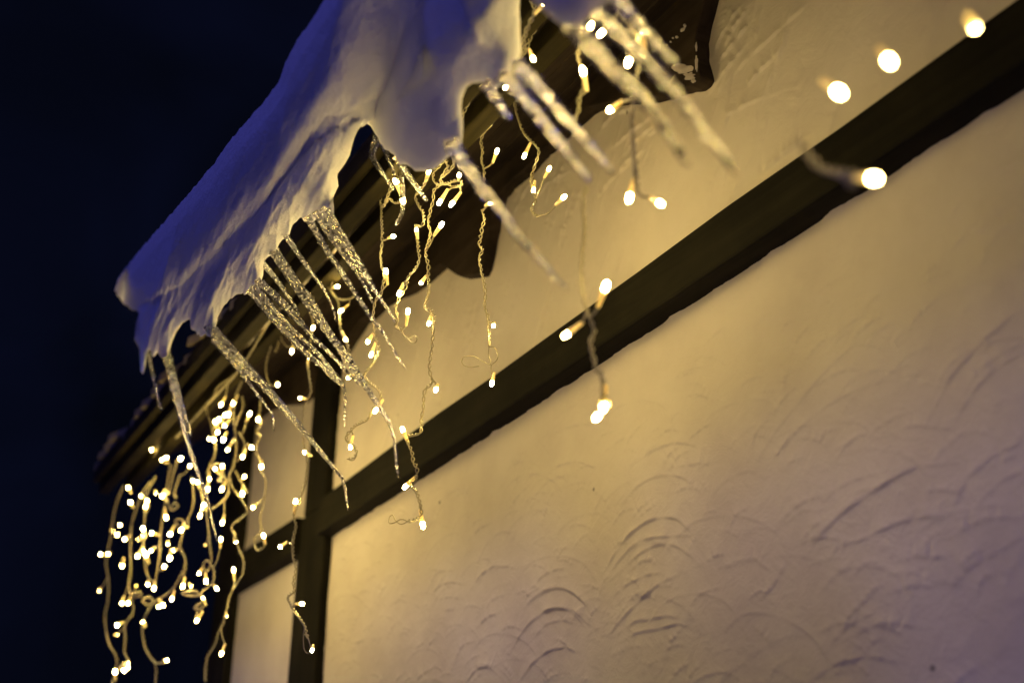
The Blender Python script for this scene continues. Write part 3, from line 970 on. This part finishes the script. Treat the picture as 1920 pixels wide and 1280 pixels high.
s10 = strand("light string crossing the post, its lowest end with a narrow wire loop", .395,
             [(606, 455), (604, 466), (597, 480), (595, 492), (588, 504), (585, 520), (584, 538), (587, 557), (583, 586), (587, 602), (582, 640), (579, 670), (577, 681), (580, 705), (583, 727), (581, 740), (573, 754), (569, 778), (567, 800), (570, 830), (576, 861), (575, 890), (569, 914), (562, 938), (552, 961), (552, 972), (555, 985), (551, 1004), (549, 1017), (550, 1044), (555, 1063), (550, 1090), (552, 1106), (540, 1119), (549, 1139), (560, 1155), (571, 1172), (577, 1195)],
             plain=[[(571, 1172), (569, 1190), (570, 1215), (577, 1224), (582, 1216), (578, 1195), (572, 1188)], [(577, 1195), (583, 1212)]])
s11 = strand("light string behind the close icicle trio with a side loop", .40,
             [(604, 463), (607, 493), (609, 512), (613, 533), (623, 549), (632, 559), (646, 561), (662, 557), (668, 548)],
             [(623, 549), (634, 565), (637, 590), (638, 607), (640, 623), (648, 637), (654, 658), (650, 690), (645, 720)])
s12 = strand("short blurred light string knot under the left icicle bundle", .40,
             [(493, 580), (503, 600), (512, 612), (511, 639), (503, 665), (499, 687), (502, 711), (508, 722)],
             [(505, 605), (497, 630), (485, 650), (475, 670), (468, 690)], [(505, 610), (522, 620), (530, 640)], [(522, 620), (522, 645), (516, 660)])
s13 = strand("faint light string left of the post hanging over the narrow plaster panel", .41,
             [(489, 750), (487, 775), (489, 794), (482, 810), (488, 817), (482, 831), (482, 850), (489, 864), (489, 880), (498, 899), (498, 920), (494, 945), (488, 970), (490, 995), (478, 1008), (482, 1030), (495, 1022), (494, 1005)])
s14 = strand("looping light string at the inner side of the dense cluster", .385,
             cc([(345, 10), (280, 50), (200, 110), (170, 190), (120, 240), (120, 310), (150, 390), (170, 470), (185, 560), (180, 660), (150, 720), (120, 790)]),
             cc([(120, 790), (150, 740), (210, 720), (250, 760), (240, 830), (210, 850), (240, 800), (270, 850), (230, 860)]))
s15 = strand("main drop of the dense cluster hanging nearest the narrow plaster panel", .392,
             cc([(400, 60), (360, 150), (340, 230), (340, 330), (340, 420), (350, 500), (355, 570), (350, 650), (330, 740), (300, 800), (290, 880), (290, 960), (230, 1030), (160, 1080)]),
             cc([(300, 830), (330, 920), (400, 1010), (440, 1100), (380, 1160), (320, 1210), (320, 1250)]) + c2([(885, 430), (905, 500), (935, 580), (930, 650), (900, 700), (860, 770), (840, 850), (820, 930), (790, 990), (770, 1060), (725, 1140), (715, 1270)]),
             cc([(350, 780), (400, 880), (440, 950)]), cc([(380, 470), (420, 560), (400, 640), (360, 700)]), cc([(400, 180), (410, 260), (380, 340), (350, 420)]))
s16 = strand("leftmost string of the dense cluster, dim against the night sky", .345,
             c2([(250, 150), (215, 230), (195, 310), (180, 420), (160, 520), (150, 600), (165, 700), (160, 800), (145, 880), (150, 980), (170, 1060), (200, 1110), (210, 1180), (180, 1280)]), amp=.0012, rad=.00042)
s17 = strand("second string from the night sky in the dense cluster, ending in four low bulbs", .35,
             c2([(400, 130), (350, 200), (330, 260), (300, 350), (290, 450), (290, 550), (290, 650), (280, 720), (300, 820), (300, 880), (260, 940), (260, 1020), (255, 1100), (275, 1150), (235, 1180), (200, 1240)]),
             c2([(300, 770), (340, 760), (350, 780), (300, 790)]), amp=.0012, rad=.00042)
s18 = strand("string in the middle of the dense cluster, half hidden by others", .355,
             c2([(430, 100), (390, 180), (370, 250), (370, 350), (360, 450), (370, 560), (380, 640), (400, 690), (430, 700)]), amp=.0012, rad=.00042)
s19 = strand("string of the dense cluster hanging below the eave board's lit end", .36,
             c2([(520, 30), (500, 130), (490, 230), (470, 350), (460, 450), (455, 550), (445, 620), (430, 700), (420, 750)]),
             c2([(500, 230), (520, 290), (560, 270), (540, 250), (515, 280)]), amp=.0012, rad=.00042)
s20 = strand("string with a long bare bend reaching the frame's lower edge under the cluster", .365,
             c2([(640, 100), (650, 230), (630, 310), (600, 370), (580, 450), (570, 500), (600, 560), (600, 620), (560, 690), (530, 740), (480, 780), (420, 820), (380, 880), (360, 940), (360, 1010), (380, 1090), (430, 1160), (480, 1160)]),
             c2([(430, 1160), (435, 1220), (430, 1290)]), c2([(430, 820), (380, 830), (360, 800), (400, 790), (430, 820)]), c2([(560, 380), (545, 350), (580, 345), (600, 370)]), amp=.0012, rad=.00042)
s21 = strand("string of the cluster with thick coils, right behind the slender icicle's tip", .37,
             c2([(680, 130), (700, 220), (720, 300), (735, 400), (740, 470), (750, 560), (740, 620), (715, 640), (705, 600), (730, 580), (760, 620), (765, 680), (740, 720), (700, 750), (690, 775), (640, 780), (590, 770), (600, 755), (660, 755), (700, 790), (700, 820), (680, 830), (655, 850), (690, 860), (700, 840), (670, 870), (668, 915)]), amp=.0012, rad=.00042)
s22 = strand("short upper string of the cluster, close under the eave board", .38,
             c2([(560, 0), (540, 60), (520, 140), (510, 200)]), c2([(570, 90), (540, 190), (550, 220)]), amp=.0012, rad=.00042)

B = []
def bulbs(sid, pts):
    for p in pts:
        STRANDS[sid]["bulbs"].append(p)
bulbs(s1, [(738, 443), (724, 508), (696, 665), (653, 708), (704, 770), (657, 838), (690, 640)])
bulbs(s2, [(781, 432), (748, 550), (765, 583), (757, 377), (804, 321), (741, 340)])
bulbs(s3, [(828, 421), (790, 530), (804, 607), (817, 731), (755, 805), (760, 912), (793, 985)])
bulbs(s4, [(824, 380), (847, 383), (861, 328)])
bulbs(s5, [(919, 185), (932, 283), (921, 380), (925, 611), (922, 719)])
bulbs(s6, [(983, 293), (1000, 357), (1030, 316), (1058, 369)])
bulbs(s7, [(1021, 7), (1108, 48), (1127, 63), (1000, 111), (1093, 133), (1178, 118), (1205, 59), (1144, 206), (1180, 372), (1239, 382), (948, 163)])
bulbs(s8, [(1136, 536), (1061, 628), (1131, 764), (1119, 782)])
bulbs(s9, [(1574, 174, 14, 20), (1668, 116, 14, 18), (1822, 42, 10, 20), (1640, 335, 26, 6)])
bulbs(s10, [(577, 465), (587, 614), (579, 670), (564, 746), (572, 848), (554, 939), (526, 1024), (567, 1131), (585, 1219)])
bulbs(s11, [(639, 583), (648, 637), (633, 537), (637, 477), (587, 540)])
bulbs(s12, [(505, 616), (479, 648), (547, 659), (521, 721)])
bulbs(s13, [(484, 786), (490, 875), (475, 950), (494, 1003)])
bulbs(s14, cc([(232, 250), (290, 330), (265, 330), (185, 385), (215, 365), (205, 470), (140, 520), (175, 530), (187, 765), (243, 742), (137, 842), (125, 925)]))
bulbs(s15, cc([(330, 238), (262, 415), (252, 528), (285, 608), (462, 320), (478, 593), (405, 668), (238, 925), (420, 822), (403, 962), (243, 1193)]) + c2([(878, 632), (835, 887), (808, 1112), (885, 465)]))
bulbs(s16, c2([(228, 378), (212, 432), (182, 408), (120, 545), (160, 543), (115, 743), (200, 1213)]))
bulbs(s17, c2([(277, 165), (290, 250), (257, 457), (240, 610), (320, 725), (240, 822), (275, 822), (213, 948), (205, 1003), (275, 1152), (275, 1190), (253, 1208)]))
bulbs(s18, c2([(350, 212), (383, 238), (375, 270), (360, 398), (365, 435), (338, 460), (357, 512), (375, 543), (330, 553), (388, 715), (423, 740)]))
bulbs(s19, c2([(432, 188), (470, 210), (482, 200), (492, 335), (412, 423), (408, 522), (482, 613), (470, 215)]))
bulbs(s20, c2([(515, 428), (503, 477), (513, 567), (537, 520), (578, 407), (613, 388), (525, 800), (450, 842), (475, 835), (628, 718), (587, 728), (360, 932), (497, 1150)]))
bulbs(s21, c2([(645, 125), (672, 135), (685, 325), (717, 490), (682, 650), (720, 700), (783, 742), (703, 797), (668, 922), (725, 175), (805, 457), (708, 265)]))
bulbs(s22, [(285, 843), (304, 862), (312, 858), (339, 859), (356, 873)])

TURNED = {(round(x), round(y)) for x, y in c2([(432, 188), (182, 408), (365, 435), (338, 460), (357, 512), (503, 477), (613, 388), (320, 725), (115, 743), (628, 718), (835, 887), (205, 1003), (275, 1152), (717, 490), (885, 465)])} | {(1822, 42)}

def helix(path, amp, phase, pitch=.0125):
    out = []
    s = 0
    nrm = (path[1] - path[0]).orthogonal().normalized()
    for i, p in enumerate(path):
        if i:
            s += (p - path[i - 1]).length
        t = path[min(i + 1, len(path) - 1)] - path[max(i - 1, 0)]
        if t.length < 1e-9:
            t = Vector((0, 0, -1))
        t.normalize()
        nrm = (nrm - t * nrm.dot(t))
        if nrm.length < 1e-6:
            nrm = t.orthogonal()
        nrm.normalize()
        bn = t.cross(nrm)
        a = phase + 2 * math.pi * s / pitch + .9 * noise.noise(Vector((s * 60, phase, 0)))
        am = amp * (1 + .5 * noise.noise(Vector((s * 45, 7, phase * .1))))
        out.append(p + (nrm * math.cos(a) + bn * math.sin(a)) * am)
    return out

def lathe(base, dirv, prof, sides):
    d = dirv.normalized()
    n = d.orthogonal().normalized()
    m = d.cross(n)
    V, F = [], []
    for s, r in prof:
        for k in range(sides):
            a = 2 * math.pi * k / sides
            V.append(base + d * s + (n * math.cos(a) + m * math.sin(a)) * r)
    q = len(prof)
    for i in range(q - 1):
        for k in range(sides):
            k2 = (k + 1) % sides
            F.append((i * sides + k, i * sides + k2, (i + 1) * sides + k2, (i + 1) * sides + k))
    F.append(tuple(range(sides))[::-1])
    F.append(tuple((q - 1) * sides + k for k in range(sides)))
    return V, F

def lathe_mesh(name, prof, sides, mat):
    V, F = lathe(Vector((0, 0, 0)), Vector((0, 0, 1)), prof, sides)
    me = bpy.data.meshes.new(name)
    me.from_pydata(V, [], F)
    me.materials.append(mat)
    me.polygons.foreach_set("use_smooth", [True] * len(me.polygons))
    return me
# the bulb: a clear capsule with a domed, bright end, on a slimmer moulded socket
PB = [(-.0026, .0010), (-.0020, .0015), (.0003, .00155), (.0013, .0014), (.0021, .0010), (.0025, .0004)]
ME_BULBS = [lathe_mesh("bulb", PB, 8, mat_bulb(f)) for f in (1.25, .85, .35)]
ME_SOCKET = lathe_mesh("socket", [(-.0130, .0008), (-.0126, .0012), (-.0090, .0014), (-.0048, .0016), (-.0045, .0018), (-.0027, .0018)], 8, M_SOCKET)

CAMP = Vector((0, 0, EYE))
for st in STRANDS:
    w = st["w"]
    rs = random.Random(hash(st["label"]) % 9999 if False else len(st["label"]) * 31 + int(w * 1000))
    top = at(*(st["wires"][0][0]), w)
    root = empty("light_string" if st["bulbs"] else "supply_cable", top, st["label"], "light string" if st["bulbs"] else "cable", "warm white icicle lights under the eave")
    T = Tubes()
    paths = []
    for wi, wire in enumerate(st["wires"]):
        ph = rs.uniform(0, 10)
        pts = []
        for k, (px, py) in enumerate(wire):
            pts.append(at(px, py, w + .006 * noise.noise(Vector((k * .45, ph, 0)))))
        path = smooth_path(pts, .0014)
        paths.append((path, wire))
        a0 = rs.uniform(0, 6)
        T.add(helix(path, st["amp"], a0), st["rad"])
        T.add(helix(path, st["amp"], a0 + math.pi), st["rad"])
    for wire in st["plain"]:
        path = smooth_path([at(px, py, w + .002 * math.sin(k)) for k, (px, py) in enumerate(wire)], .0015)
        T.add(path, st["rad"] * .8)
    allp = [q for path, _ in paths for q in path] + [at(px, py, w) for l in st["plain"] for px, py in l]
    heads = []
    for bx, by, *aim in st["bulbs"]:
        p = at(bx, by, w + rs.uniform(-.006, .004))
        # attach to the wire a little way off so the socket has a direction
        near = sorted(allp, key=lambda q: abs((q - p).length - .016) + (.4 * (q - p).length))[0]
        d = p - near
        if aim:
            d = (at(bx + aim[0], by + aim[1], w) - at(bx, by, w)).normalized() * 3
        if d.length < .007:
            d = Vector((rs.uniform(-.7, .7), rs.uniform(-.6, .6), rs.uniform(-1, .15)))
        d = d.normalized() + Vector((rs.uniform(-.35, .1), rs.uniform(-.25, .25), rs.uniform(-.3, .15)))
        d.normalize()
        if (round(bx), round(by)) in TURNED:
            d = (p - CAMP).normalized() + Vector((rs.uniform(-.2, .2), 0, rs.uniform(-.3, .1)))
            d.normalize()
            p = p + d * .006
        base = p - d * .0130
        if (base - near).length < .032 and (not aim or aim[0] > 20):
            mid = base.lerp(near, .5) + Vector((0, rs.uniform(-.002, .002), -.25 * (base - near).length * .5))
            T.add(smooth_path([base + d * .001, mid, near], .002), st["rad"] * 1.5)
        heads.append((p, d))
    T.build("wire", M_WIRE, root)
    for p, d in heads:
        o = bpy.data.objects.new("bulb", ME_BULBS[2 if w < .31 else rs.choice((0, 1, 2, 2, 2) if p.y > 1.25 and w < .395 else (0, 0, 0, 1, 1, 1, 2))])
        o.parent = root
        o.location = p - ORG[root.name]
        o.rotation_euler = d.to_track_quat('Z', 'Y').to_euler()
        k = 1 + rs.uniform(-.08, .1)
        o.scale = (k, k, k)
        COL.objects.link(o)
        s = bpy.data.objects.new("socket", ME_SOCKET)
        s.parent = o
        COL.objects.link(s)
